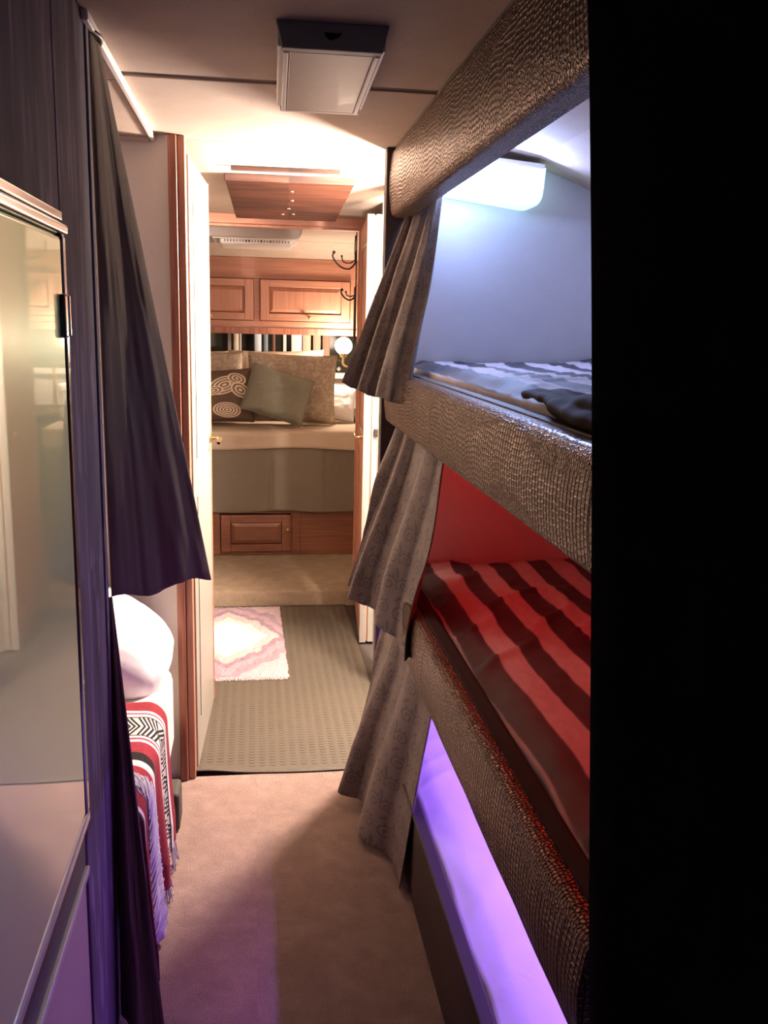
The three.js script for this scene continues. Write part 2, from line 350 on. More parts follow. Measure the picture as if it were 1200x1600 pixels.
// striped sheets, dark and pale bands along the length
const stripeMap = tex(512, 512, (u, v) => {
  const w = u + 0.006 * Math.sin(v * 15) + 0.010 * (fbm(u * 4, v * 6) - 0.5);
  const f = Math.sin(2 * Math.PI * w * 6);
  const k = smooth(-0.18, 0.18, f), n = 0.92 + 0.16 * fbm(u * 60, v * 60);
  return [lerp(54, 182, k) * n, lerp(50, 172, k) * n, lerp(58, 182, k) * n];
});
stripeMap.repeat.set(1, 1);
M.stripe = phys({ map: stripeMap, roughness: 0.6, sheen: 0.25, sheenRoughness: 0.5, sheenColor: C(0.5, 0.5, 0.5), bumpMap: fabricBump, bumpScale: 0.0004 });
M.whiteSheet = mat({ color: C(0.80, 0.80, 0.82), roughness: 0.8 });
function bedding(xa, xb, yTop, yBase, wr, s, z0 = RZ0 + 0.012, z1 = RZ1 - 0.01) {      // rumpled top that folds down over the aisle edge
  return sheet((u, v) => {
    const z = lerp(z0, z1, v);
    const L = (xb - xa) + 0.06; let d = u * L, x, y;
    if (d < 0.06) { x = xa + 0.012 * Math.sin(d / 0.06 * Math.PI / 2) * 0 ; y = yTop - 0.06 + d; } else { x = xa + (d - 0.06); y = yTop; }
    const e = smooth(0.02, 0.10, d);
    x += 0.016 * (1 - smooth(0.04, 0.085, d)) * 0 + (1 - smooth(0.05, 0.11, d)) * 0.010 * (vnoise(z * 9 + s, 2) - 0.5);
    y -= (1 - smooth(0.055, 0.12, d)) * smooth(0.03, 0.06, d) * 0.014;
    const q = (x - xa) * 0.8 + z;
    y += e * (wr * (fbm(q * 5 + s, x * 7) - 0.5) * 2 + wr * 0.9 * Math.pow(1 - Math.abs(2 * vnoise(q * 9 + s * 3, x * 3.5 - z * 1.5) - 1), 5));
    y += 0.02 * smooth(0.45, 0.72, d) ;
    return V(x, Math.max(y, yBase), z);
  }, 90, 190, 0.005, [1, 1]);
}
function bunkMattress(label, y0, y1, wr, s, sheetMat, xa) {
  const t = thing('bunk_mattress', label, 'mattress', [0, 0, 0]);
  part('mattress_core', bx(xa + 0.008, 1.16, y0, y1 - 0.02 - wr * 0.9, RZ0 + 0.014, RZ1 - 0.012, 0.012), M.mattress, t);
  part('fitted_sheet', bedding(xa, 1.162, y1, y0 + 0.05, wr, s, undefined, undefined), sheetMat, t);
  return t;
}
bunkMattress('grey and white striped mattress of the pale blue upper berth', 1.164, 1.322, 0.007, 2, M.stripe, 0.452);
bunkMattress('striped mattress glowing red in the middle berth', 0.574, 0.700, 0.012, 5, M.stripe, 0.475);
bunkMattress('white mattress glowing violet in the lowest berth', 0.06, 0.235, 0.005, 9, M.whiteSheet, 0.418);
// dark satin throw stuffed along the upper rail
{
  const g = sheet((u, v) => {
    const z = lerp(-1.58, -0.96, v), e = Math.pow(Math.sin(Math.PI * clamp(v * 0.7 + 0.02)), 0.5), a = lerp(-0.25, 1.0, u) * Math.PI;
    const tw = u * 2.2 + v * 9, rid = 0.004 * Math.sin(tw * 2.1) + 0.003 * Math.sin(u * 22 + v * 5) + 0.010 * (vnoise(u * 6, v * 14) - 0.5);
    const R = (0.028 + rid) * e + 0.004;
    return V(0.486 - R * 1.5 * Math.cos(a) + 0.010 * Math.sin(v * 8), 1.312 + R * 0.75 * Math.sin(a), z + 0.02 * Math.sin(u * 5 + 2));
  }, 40, 140, 0.005, [1, 4]);
  single('satin_throw', g, phys({ color: C(0.040, 0.017, 0.012), roughness: 0.75, specularIntensity: 0.2 }), 'dark brown satin throw crumpled between the upper rail and the striped sheet', 'throw');
}
// scrolled damask for the bunk curtains
const damask = canvasTex(1024, 1024, (c, w, h) => {
  c.fillStyle = '#756963'; c.fillRect(0, 0, w, h);
  const scroll = (x, y, r, s, rot) => {
    c.save(); c.translate(x, y); c.rotate(rot); c.scale(s, 1); c.beginPath();
    for (let k = 0; k <= 60; k++) { const t = k / 60 * Math.PI * 3.2, q = r * (1 - k / 66); const px = Math.cos(t) * q, py = Math.sin(t) * q; k ? c.lineTo(px, py) : c.moveTo(px, py); }
    c.lineWidth = r * 0.22; c.lineCap = 'round'; c.stroke();
    for (let k = 0; k < 4; k++) { c.beginPath(); c.ellipse(r * 1.15 * Math.cos(k * 0.7 - 0.6), r * 1.2 * Math.sin(k * 0.7 - 0.6), r * 0.30, r * 0.13, k * 0.7 - 0.2, 0, 7); c.fill(); }
    c.restore();
  };
  for (let i = -1; i < 5; i++) for (let j = -1; j < 6; j++) {
    const x = i * 256 + (j & 1 ? 128 : 0), y = j * 204.8;
    c.strokeStyle = c.fillStyle = '#5d534f';
    scroll(x + 60, y + 60, 62, 1, 0.3); scroll(x + 180, y + 70, 52, -1, -0.4);
    c.beginPath(); c.ellipse(x + 120, y + 150, 14, 46, 0.15, 0, 7); c.fill();
    c.beginPath(); c.ellipse(x + 30, y + 170, 12, 34, -0.8, 0, 7); c.fill();
  }
});
damask.repeat.set(1.5, 1.5);
M.damask = phys({ map: damask, roughness: 0.62, sheen: 0.7, sheenRoughness: 0.45, sheenColor: C(0.35, 0.33, 0.33), bumpMap: fabricBump, bumpScale: 0.0005 });
M.rod = M.blackMetal;
function bunkCurtain(label, o) {
  const t = thing('bunk_curtain', label, 'curtain');
  part('drape', drape(o), M.damask, t);
  const a = V(...o.top[0]), b = V(...o.top[o.top.length - 1]);
  const r = [a, b].map(p => [p.x + 0.004, p.y + 0.004, p.z]);
  part('rod', tube([[r[0][0], r[0][1], r[0][2] - 0.01], [(r[0][0] + r[1][0]) / 2, (r[0][1] + r[1][1]) / 2, (r[0][2] + r[1][2]) / 2], [r[1][0], r[1][1], r[1][2] + 0.02]], 0.005), M.rod, t);
  return t;
}
bunkCurtain('grey scroll-patterned curtain gathered at the far end of the upper berth', {
  top: [[0.462, 1.80, -2.735], [0.480, 1.80, -2.68], [0.510, 1.79, -2.60]],
  hem: [[0.264, 1.262, -2.62], [0.300, 1.245, -2.575], [0.340, 1.236, -2.48], [0.376, 1.232, -2.34]],
  dir: [-0.8, 0, 0.6], n: 2.7, a0: 0.010, a1: 0.022, ph: 0.4, uvs: [0.9, 1.0] });
bunkCurtain('brown scroll-patterned curtain gathered at the far end of the red berth', {
  top: [[0.432, 1.136, -2.735], [0.460, 1.136, -2.58], [0.475, 1.136, -2.28]],
  hem: [[0.262, 0.672, -2.61], [0.300, 0.64, -2.55], [0.350, 0.620, -2.40], [0.374, 0.600, -2.15]],
  dir: [-0.85, 0, 0.5], n: 2.6, a0: 0.012, a1: 0.024, ph: 1.9, uvs: [1.0, 1.0] });
bunkCurtain('dark scroll-patterned curtain hanging to the floor from the lowest croc rail', {
  top: [[0.412, 0.552, -2.72], [0.412, 0.548, -2.45], [0.424, 0.546, -2.02]],
  hem: [[0.258, 0.070, -2.60], [0.286, 0.040, -2.50], [0.316, 0.025, -2.34], [0.354, 0.012, -2.07]],
  dir: [-0.9, 0, 0.4], n: 2.6, a0: 0.008, a1: 0.024, ph: 3.0, uvs: [1.0, 1.0] });

// lamp of the upper berth
{
  const t = thing('berth_lamp', 'glowing pale cyan lamp with rounded shade on the end wall of the upper berth', 'lamp', [0.668, 1.838, -2.752]);
  const s = new THREE.Shape(); const w = 0.145, h = 0.052, r = 0.038;
  s.moveTo(-w, -h + 0.01); s.lineTo(w - r, -h); s.quadraticCurveTo(w, -h, w, -h + r); s.lineTo(w, h - 0.006); s.lineTo(-w, h); s.closePath();
  const g = new THREE.ExtrudeGeometry(s, { depth: 0.07, bevelEnabled: true, bevelSize: 0.008, bevelThickness: 0.008, bevelSegments: 3, curveSegments: 10 }); g.translate(0, 0, 0.014);
  part('shade', g, mat({ color: C(0.7, 0.8, 0.85), emissive: C(0.60, 1.0, 1.0), emissiveIntensity: 1.35, roughness: 0.5 }), t);
  part('back_plate', bx(-w, w, h - 0.002, h + 0.010, 0.002, 0.10, 0.003), M.white, t);
  t.rotation.z = -0.08;
  const l = new THREE.RectAreaLight(LIGHT.bunk.color, LIGHT.bunk.power * 10, 0.26, 0.09); l.position.set(0.690, 1.842, -2.752 + 0.098); l.lookAt(0.72, 1.2, -1.2); scene.add(l);
  const p = new THREE.PointLight(LIGHT.bunk.color, LIGHT.bunk.power * 0.02, 0, 2); p.position.set(0.56, 1.80, -2.60); p.castShadow = true; scene.add(p);
}
// coloured strips hidden behind the rails
function strip(name, label, pos, len, L, tilt) {
  const t = thing(name, label, 'light', pos);
  part('channel', bx(-0.010, 0.010, 0.001, 0.008, -len / 2, len / 2, 0.001), M.blackMetal, t);
  part('diffuser', bx(-0.008, 0.008, -0.003, 0.001, -len / 2, len / 2, 0.001), mat({ color: C(0.2, 0.2, 0.2), emissive: L.color, emissiveIntensity: 2, roughness: 0.5 }), t);
  const l = new THREE.RectAreaLight(L.color, L.power, len, 0.016); l.position.set(pos[0], pos[1] - 0.005, pos[2]); l.lookAt(pos[0] + tilt, pos[1] - 1, pos[2]);
  scene.add(l); return l;
}
strip('light_strip', 'red light strip tucked under the upper berth behind its rail', [0.62, 1.137, -1.85], 1.6, LIGHT.red, 0.3);
strip('light_strip', 'violet light strip tucked under the red berth towards the outer wall', [0.82, 0.547, -1.85], 1.6, LIGHT.violet, -0.3);

// ------------------------------------------------------------------ refrigerator and its cabinet on the left
M.cabinet = phys({ map: tex(512, 512, (u, v) => { const k = 0.62 + 0.5 * fbm(u * 26, v * 3) + 0.22 * smooth(0.62, 0.8, vnoise(u * 70, v * 9)); return [122 * k, 112 * k, 124 * k]; }), roughness: 0.8, specularIntensity: 0.35 });
M.fridge = phys({ color: C(0.62, 0.95, 0.48), roughness: 0.36, metalness: 0.3, clearcoat: 1, clearcoatRoughness: 0.02 });
M.fridgeEdge = phys({ color: C(0.62, 0.64, 0.52), roughness: 0.3, clearcoat: 0.5 });
const XF = -0.285;
{
  const t = thing('refrigerator_cabinet', 'tall grey-brown cabinet built around the green refrigerator', 'cabinet');
  part('upper_panel', bx(-0.95, XF, 1.582, CEIL, -0.60, -1.46, 0.001), M.cabinet, t);
  part('stile', bx(XF - 0.03, XF + 0.001, 0, CEIL, -1.461, -1.748, 0.003), M.cabinet, t);
  part('corner_strip', bx(XF - 0.03, XF + 0.005, 0, CEIL, -1.724, -1.750, 0.003), M.cabinet, t);
  part('side_panel', bx(-0.95, XF - 0.03, 0, CEIL, -1.715, -1.748, 0), M.cabinet, t);
  part('near_side', bx(-0.95, XF, 0, 1.605, -0.60, -0.70, 0), M.cabinet, t);
  part('lower_panel', bx(-0.95, XF - 0.004, 0, 0.50, -0.70, -1.460, 0.003), mat({ color: C(0.42, 0.34, 0.28), roughness: 0.5 }), t, 'beige panel under the refrigerator');
}
{
  const t = thing('refrigerator', 'glossy pale green refrigerator door reflecting the lit bedroom', 'refrigerator');
  part('body', bx(-0.93, XF - 0.034, 0.505, 1.580, -0.71, -1.458, 0.003), M.blackMetal, t);
  const d = part('door_panel', bx(XF - 0.028, XF + 0.010, 0.634, 1.545, -0.72, -1.415, 0.009), M.fridge, t);
  part('door_handle', [bx(XF + 0.008, XF + 0.018, 1.400, 1.462, -1.385, -1.408, 0.004)], phys({ color: C(0.02, 0.02, 0.022), roughness: 0.15, clearcoat: 1 }), d);
  part('handle_trim', [bx(XF + 0.010, XF + 0.020, 1.402, 1.460, -1.408, -1.414, 0.002)], M.chrome, d);
  part('door_frame', [bx(XF - 0.028, XF + 0.012, 0.632, 1.547, -1.415, -1.440, 0.006)], phys({ color: C(0.03, 0.03, 0.035), roughness: 0.25, clearcoat: 0.6 }), t, 'black edge of the door');
  part('top_rail', bx(XF - 0.028, XF + 0.016, 1.545, 1.562, -0.72, -1.442, 0.006), M.chrome, t, 'bright metal strip along the top');
  part('top_lip', bx(XF - 0.02, XF + 0.008, 1.566, 1.580, -0.72, -1.442, 0.003), M.chrome, t);
  part('bottom_rail', [bx(XF - 0.028, XF + 0.012, 0.612, 0.634, -0.72, -1.442, 0.006)], M.fridgeEdge, t, 'pale strip along the bottom');
  part('vent_panel', [bx(XF - 0.03, XF - 0.002, 0.520, 0.609, -0.72, -1.456, 0.002)], mat({ color: C(0.055, 0.062, 0.055), roughness: 0.4 }), t, 'dark vent under the door');
  part('vent_trim', [bx(XF - 0.03, XF + 0.004, 0.505, 0.519, -0.72, -1.456, 0.002)], M.fridgeEdge, t);
}
M.darkCloth = phys({ color: C(0.18, 0.135, 0.105), roughness: 0.95, specularIntensity: 0.3, sheen: 0.15, sheenRoughness: 0.6, sheenColor: C(0.06, 0.05, 0.06), bumpMap: fabricBump, bumpScale: 0.0006 });
function sideCurtain(label, o, band = true) {
  const t = thing('dark_curtain', label, 'curtain');
  part('drape', drape(o), M.darkCloth, t);
  if (band) part('tie_band', tube([[o.top[0][0] - 0.002, o.top[0][1] - 0.01, o.top[0][2] + 0.012], [o.top[0][0] + 0.012, o.top[0][1] - 0.012, (o.top[0][2] + o.top[1][2]) / 2], [o.top[1][0] + 0.004, o.top[1][1] - 0.01, o.top[1][2] - 0.012]], 0.005), M.blackMetal, t);
  return t;
}
sideCurtain('dark navy curtain flaring out beside the refrigerator, from ceiling to bed height', {
  top: [[-0.281, 1.925, -1.762], [-0.279, 1.925, -1.83]],
  hem: [[-0.279, 0.892, -1.765], [-0.225, 0.885, -1.84], [-0.165, 0.872, -1.93], [-0.102, 0.862, -2.03]],
  dir: [0.45, 0, 0.9], n: 1.4, a0: 0.001, a1: 0.005, ph: 0.2, uvs: [0.7, 1.1], hemWave: 0.010, jit: 0.3 });
sideCurtain('lower dark purple curtain beside the refrigerator, in front of the striped blanket', {
  top: [[-0.281, 0.90, -1.757], [-0.278, 0.90, -1.762]],
  hem: [[-0.279, 0.010, -1.712], [-0.250, 0.010, -1.665], [-0.220, 0.010, -1.645], [-0.184, 0.010, -1.650]],
  dir: [0.1, 0, 1], n: 1.8, a0: 0.001, a1: 0.006, ph: 2.2, uvs: [0.4, 0.7], hemWave: 0, jit: 0.3 }, false);

// ------------------------------------------------------------------ low bed in the recess
{
  const t = thing('sofa_bed', 'low bed with white mattress in the recess beside the passage post', 'bed');
  part('base', bx(-1.30, -0.262, 0.03, 0.16, -1.78, -2.62, 0.01), M.post, t);
  part('base_foot', [bx(-0.275, -0.216, 0.001, 0.12, -2.42, -2.52, 0.012)], mat({ color: C(0.055, 0.045, 0.035), roughness: 0.7 }), t);
  part('mattress', bx(-1.30, -0.246, 0.16, 0.415, -1.77, -2.66, 0.035), mat({ color: C(0.80, 0.74, 0.66), roughness: 0.95 }), t);
}
{
  const g = cushion(0.62, 0.36, 0.22, { ears: 0.0, lump: 0.012, s: 4, round: 0.16 });
  g.rotateX(-Math.PI / 2); g.rotateX(0.30); g.rotateZ(-0.50); g.translate(-0.525, 0.580, -2.55);
  single('bed_pillow', g, mat({ color: C(0.86, 0.82, 0.82), roughness: 0.95, bumpMap: fabricBump, bumpScale: 0.0004 }), 'plump white pillow sloping on the low bed behind the striped blanket', 'pillow');
}
// woven blanket, bands run across the bed and down its side
const blanketTex = canvasTex(2048, 512, (c, w, h) => {
  // v runs along the bed (far at the top of the canvas), u from the wall over the edge and down
  const bands = [[0, 0.10, '#8e2330'], [0.10, 0.125, '#e9dfe0'], [0.125, 0.14, '#b04a5a'], [0.14, 0.165, '#e9dfe0'], [0.165, 0.36, '#d9d2ca'], [0.36, 0.38, '#e9dfe0'], [0.38, 0.40, '#a8485a'], [0.40, 0.425, '#efe6e4'],
    [0.425, 0.53, '#982736'], [0.53, 0.60, '#1d1513'], [0.60, 0.65, '#f0e8e0'], [0.65, 0.71, '#9c2a36'], [0.71, 0.75, '#f0e8e0'], [0.75, 0.84, '#b9adc0'], [0.84, 0.94, '#8e2330'], [0.94, 0.97, '#e9dfe0'], [0.97, 1, '#1d1513']];
  for (const [a, b, col] of bands) { c.fillStyle = col; c.fillRect(0, a * h, w, (b - a) * h + 1); }
  const y0 = 0.172 * h, y1 = 0.353 * h, ym = (y0 + y1) / 2, P = 128;
  c.strokeStyle = '#17110f'; c.lineWidth = 9;
  c.save(); c.beginPath(); c.rect(0, y0, w, y1 - y0); c.clip();
  for (let x = -P; x < w + P; x += 2 * P) {
    for (let k = 0; k < 4; k++) { const r = 8 + k * 22; c.beginPath(); c.moveTo(x - r * 1.1, ym); c.lineTo(x, ym - r); c.lineTo(x + r * 1.1, ym); c.lineTo(x, ym + r); c.closePath(); c.stroke(); }
    for (let k = 0; k < 5; k++) { const xx = x + 74 + k * 22; c.beginPath(); c.moveTo(xx, y0); c.lineTo(xx + 34, ym); c.lineTo(xx, y1); c.stroke(); }
  }
  c.restore();
  c.fillStyle = '#17110f'; c.fillRect(0, 0.165 * h, w, 4); c.fillRect(0, 0.352 * h, w, 4);
  for (let i = 0; i < 30000; i++) { c.fillStyle = i & 1 ? 'rgba(255,255,255,0.10)' : 'rgba(0,0,0,0.12)'; c.fillRect(rnd() * w, rnd() * h, 5, 2); }
});
{
  const t = thing('striped_blanket', 'red, white and black woven blanket draped over the edge of the low bed', 'blanket');
  const zF = -2.345, zN = -1.80;
  const P = (u, v) => {
    const z0 = lerp(zF, zN, v), run = 0.60, r = 0.045, drop = lerp(0.30, 0.37, v) , L = run + drop + 0.07, d = u * L;
    let x, y;
    const top = 0.424, xe = -0.240;
    if (d < run) { x = xe - r - (run - d); y = top; }
    else if (d < run + r * Math.PI / 2) { const a = (d - run) / r; x = xe - r + r * Math.sin(a); y = top - r + r * Math.cos(a); }
    else { x = xe; y = top - r - (d - run - r * Math.PI / 2); }
    const f = clamp((d - run) / drop);
    x += f * (0.010 * Math.sin(z0 * 38 + 1) + 0.014 * f + 0.006 * Math.sin(z0 * 80));
    y += (1 - f) * 0.006 * (vnoise(x * 14, z0 * 14)) + 0.006 * Math.sin(z0 * 30) * f;
    return V(x, Math.max(y, 0.014), z0 + 0.012 * f * Math.sin(y * 12) + 0.05 * f * (v < 0.5 ? 1 - 2 * v : 0));
  };
  part('weave', sheet((u, v) => P(u, v), 120, 80, 0.007, [1, -1]), mat({ map: blanketTex, roughness: 1, bumpMap: fabricBump, bumpScale: 0.001 }), t);
  const fr = [];
  for (let i = 0; i < 110; i++) {
    const v = 0.02 + 0.96 * i / 110, p = P(1, v); if (p.y < 0.03) continue; const L = Math.min(p.y - 0.012, 0.05 + 0.03 * rnd());
    fr.push(tube([[p.x, p.y + 0.004, p.z], [p.x + 0.006 * rnd(), p.y - L * 0.5, p.z + 0.006 * (rnd() - 0.5)], [p.x + 0.012 * rnd(), p.y - L, p.z + 0.016 * (rnd() - 0.5)]], 0.0016, 4, 4));
  }
  const f = part('fringe', fr, mat({ color: C(0.42, 0.36, 0.40), roughness: 1 }), t); f.userData.kind = 'stuff';
  // second, pale fringe where the folded end lies on top
  const fr2 = [];
  for (let i = 0; i < 150; i++) {
    const u = 0.55 + 0.42 * rnd(), v = 0.72 + 0.05 * rnd(), a = P(u, v), b = P(Math.min(1, u + 0.03), v + 0.06 + 0.03 * rnd());
    fr2.push(tube([[a.x + 0.008, a.y + 0.007, a.z], [(a.x + b.x) / 2 + 0.011, (a.y + b.y) / 2 + 0.012, (a.z + b.z) / 2], [b.x + 0.007, b.y + 0.007, b.z]], 0.0024, 4, 4));
  }
  const f2 = part('fringe', fr2, mat({ color: C(0.62, 0.58, 0.66), roughness: 1 }), t, 'pale lilac fringe'); f2.userData.kind = 'stuff';
}

// ------------------------------------------------------------------ ceiling light over the aisle
{
  const t = thing('ceiling_light', 'unlit rectangular ceiling light with tinted lens over the aisle', 'ceiling light', [0.138, CEIL, -1.93]);
  t.rotation.y = -0.02;
  const S = new THREE.Shape(); S.moveTo(-0.094, 0); S.lineTo(0.094, 0); S.lineTo(0.084, -0.040); S.lineTo(-0.084, -0.040); S.closePath();
  const cap = (z, d) => { const g = new THREE.ExtrudeGeometry(S, { depth: d, bevelEnabled: true, bevelSize: 0.002, bevelThickness: 0.002, bevelSegments: 2 }); g.translate(0, -0.0021, z); return g; };
  part('end_cap', cap(0.225, 0.02), mat({ color: C(0.20, 0.20, 0.235), roughness: 0.5 }), t, 'grey end with the switch slot');
  part('end_cap', cap(-0.235, 0.012), M.white, t);
  part('side_rail', [bx(-0.094, -0.080, -0.036, -0.001, -0.222, 0.224, 0.003), bx(-0.084, -0.074, -0.046, -0.030, -0.222, 0.224, 0.003)], M.white, t);
  part('side_rail', [bx(0.080, 0.094, -0.036, -0.001, -0.222, 0.224, 0.003), bx(0.074, 0.084, -0.046, -0.030, -0.222, 0.224, 0.003)], M.white, t);
  part('lens', bx(-0.074, 0.074, -0.044, -0.034, -0.222, 0.224, 0.004), phys({ map: plasterTex(176, 158, 150, 0.05), roughness: 0.45, clearcoat: 0.2 }), t, 'tinted plastic lens');
  const sw = new THREE.Shape(); sw.moveTo(-0.015, 0.005); sw.lineTo(0.015, 0.005); sw.lineTo(0.010, -0.002); sw.lineTo(-0.004, -0.007); sw.lineTo(-0.011, -0.002); sw.closePath();
  const g = new THREE.ExtrudeGeometry(sw, { depth: 0.003, bevelEnabled: false }); g.translate(0, -0.022, 0.246);
  part('switch_slot', g, M.blackHole, t);
}
// wooden vent lid hanging a little open from the passage ceiling
{
  const t = thing('roof_vent', 'dark brown wooden vent lid hanging half open from the passage ceiling', 'roof vent', [0.118, 1.905, -3.36]);
  t.rotation.y = -0.03;
  part('frame_strip', bx(-0.19, 0.17, 0.010, 0.025, 0.148, 0.166, 0.003), M.darkWood, t);
  const lid = new THREE.Group(); lid.name = 'lid'; lid.rotation.x = -0.13; t.add(lid);
  const S = new THREE.Shape(); S.moveTo(-0.215, 0); S.lineTo(0.225, 0); S.lineTo(0.190, 0.52); S.lineTo(-0.205, 0.52); S.closePath();
  const g = new THREE.ExtrudeGeometry(S, { depth: 0.014, bevelEnabled: true, bevelSize: 0.002, bevelThickness: 0.002, bevelSegments: 2 }); g.rotateX(-Math.PI / 2);
  part('board', metric(g), M.hatchWood, lid);
  part('edge_lip', bx(-0.222, 0.232, 0.0, 0.026, -0.012, 0.006, 0.004), M.darkWood, lid);
  for (const [x, z] of [[0.012, -0.10], [0.014, -0.22], [0.002, -0.34], [0.020, -0.42], [-0.02, -0.43]]) part('screw', ball(0.007, [x, -0.003, z], [1, 0.5, 1]), M.chrome, lid);
}

// ------------------------------------------------------------------ passage: mat, rug, bathroom lamp, hooks
M.rubber = mat({ map: tex(256, 256, (u, v, x, y) => { const k = 0.85 + 0.3 * hash(x, y); return [78 * k, 70 * k, 57 * k]; }, true, [4, 4]), roughness: 0.55, bumpMap: carpetBump, bumpScale: 0.001 });
{
  const t = thing('floor_mat', 'olive-brown rubber mat with rows of small ridges on the passage floor', 'mat');
  const g = sheet((u, v) => {
    const x = lerp(-0.205, 0.458, u) , z = lerp(-2.752, -4.53, v);
    const curl = Math.exp(-(((x + 0.17) / 0.09) ** 2)) * Math.exp(-(((z + 2.752) / 0.03) ** 2)) * 0.012;
    return V(x - 0.012 * (1 - v) * (u > 0.5 ? 0 : 0) - (u > 0.5 ? 0.19 * 0 : 0), 0.004 + curl + 0.001 * vnoise(x * 12, z * 12), z + 0.006 * Math.sin(x * 9) * (v < 0.1 ? 1 : 0));
  }, 40, 80, 0.006, [0.7, 1.8]);
  part('mat_sheet', g, M.rubber, t);
  const s = new THREE.Shape(); s.moveTo(-0.010, 0.004); s.quadraticCurveTo(0, -0.008, 0.010, 0.004); s.quadraticCurveTo(0, -0.001, -0.010, 0.004);
  const e = new THREE.ExtrudeGeometry(s, { depth: 0.0013, bevelEnabled: false, curveSegments: 3 }); e.rotateX(-Math.PI / 2);
  const N = [], m4 = new THREE.Matrix4();
  for (let i = 0; i < 19; i++) for (let j = 0; j < 86; j++) N.push([-0.185 + i * 0.034, -2.79 - j * 0.020]);
  const im = new THREE.InstancedMesh(e, M.rubber, N.length); im.name = 'tread_ridge'; im.userData.kind = 'stuff'; im.castShadow = im.receiveShadow = true;
  N.forEach(([x, z], k) => im.setMatrixAt(k, m4.makeTranslation(x, 0.0072, z))); t.add(im);
}
// quatrefoil bath rug
const rugTex = canvasTex(512, 1024, (c, w, h) => {
  c.fillStyle = '#a28e90'; c.fillRect(0, 0, w, h);
  const blob = (k, col) => {
    c.fillStyle = col; c.beginPath();
    for (let i = 0; i <= 240; i++) {
      const a = i / 240 * Math.PI * 2, q = Math.max(Math.abs(Math.cos(a)), Math.abs(Math.sin(a)));
      const lobe = 0.80 + 0.17 * Math.abs(Math.cos(2 * a)) + 0.06 * Math.cos(8 * a) + 0.03 * Math.cos(16 * a);
      const x = w * 0.5 + k * w * 0.5 * lobe * Math.cos(a), y = h * 0.5 + k * h * 0.40 * lobe * Math.sin(a); i ? c.lineTo(x, y) : c.moveTo(x, y);
    } c.fill();
  };
  blob(1.30, '#84727a'); blob(1.14, '#957f85'); blob(0.98, '#7f6a72'); blob(0.86, '#b39995'); blob(0.66, '#d0b8b0'); blob(0.50, '#fbf6ee');
});
{
  const t = thing('bath_rug', 'small shaggy white and mauve rug with scalloped rings on the passage mat', 'rug');
  const g = sheet((u, v) => {
    const x = lerp(-0.375, 0.132, u), z = lerp(-3.54, -4.485, v), e = Math.min(u, 1 - u, v, 1 - v) * 12;
    return V(x + 0.006 * (vnoise(z * 40, 3) - 0.5) - 0.012 * v, 0.012 + 0.013 * smooth(0, 1, e) + 0.008 * (vnoise(x * 95, z * 95) - 0.4), z + 0.006 * (vnoise(x * 40, 9) - 0.5));
  }, 110, 180, 0.006, [1, 1]);
  part('pile', g, mat({ map: rugTex, roughness: 1 }), t);
  const fr = []; for (let i = 0; i < 130; i++) { const x = -0.37 + 0.5 * i / 130, L = 0.008 + 0.010 * rnd(); fr.push(tube([[x, 0.016, -3.545], [x + 0.003 * (rnd() - 0.5), 0.013, -3.54 + L * 0.6], [x + 0.006 * (rnd() - 0.5), 0.009, -3.54 + L]], 0.0016, 3, 4)); }
  const f = part('tuft_edge', fr, mat({ color: C(0.5, 0.42, 0.42), roughness: 1 }), t); f.userData.kind = 'stuff';
}
function globeLamp(name, label, pos, r, L, glow, build) {
  const t = thing(name, label, 'lamp', pos);
  part('globe', ball(r, [0, 0, 0]), mat({ color: C(0.8, 0.75, 0.65), emissive: L.color, emissiveIntensity: glow, roughness: 0.4 }), t);
  build(t);
  const n = 4;
  for (let k = 0; k < 1; k++) { const p = new THREE.PointLight(L.color, L.power, 0, 2); p.position.set(...pos); p.castShadow = true; p.shadow.radius = Math.max(1, r / 0.02); p.position.add(V(0, 0, 0)); scene.add(p); }
  return t;
}
globeLamp('bathroom_lamp', 'bright globe lamp hanging in the bathroom beside the passage', [0.62, 1.74, -3.14], 0.045, LIGHT.bath, 6, t => {
  part('hood', new THREE.LatheGeometry([[0.010, 0.075], [0.035, 0.071], [0.058, 0.060], [0.066, 0.046], [0.063, 0.044], [0.055, 0.056], [0.034, 0.066], [0.010, 0.069]].map(p => new THREE.Vector2(...p)), 32), M.blackMetal, t);
  part('stem', cyl(0.008, 0.008, 0.11, [0, 0.122, 0]), M.brass, t); part('canopy', cyl(0.045, 0.04, 0.016, [0, 0.181, 0]), M.brass, t);
});
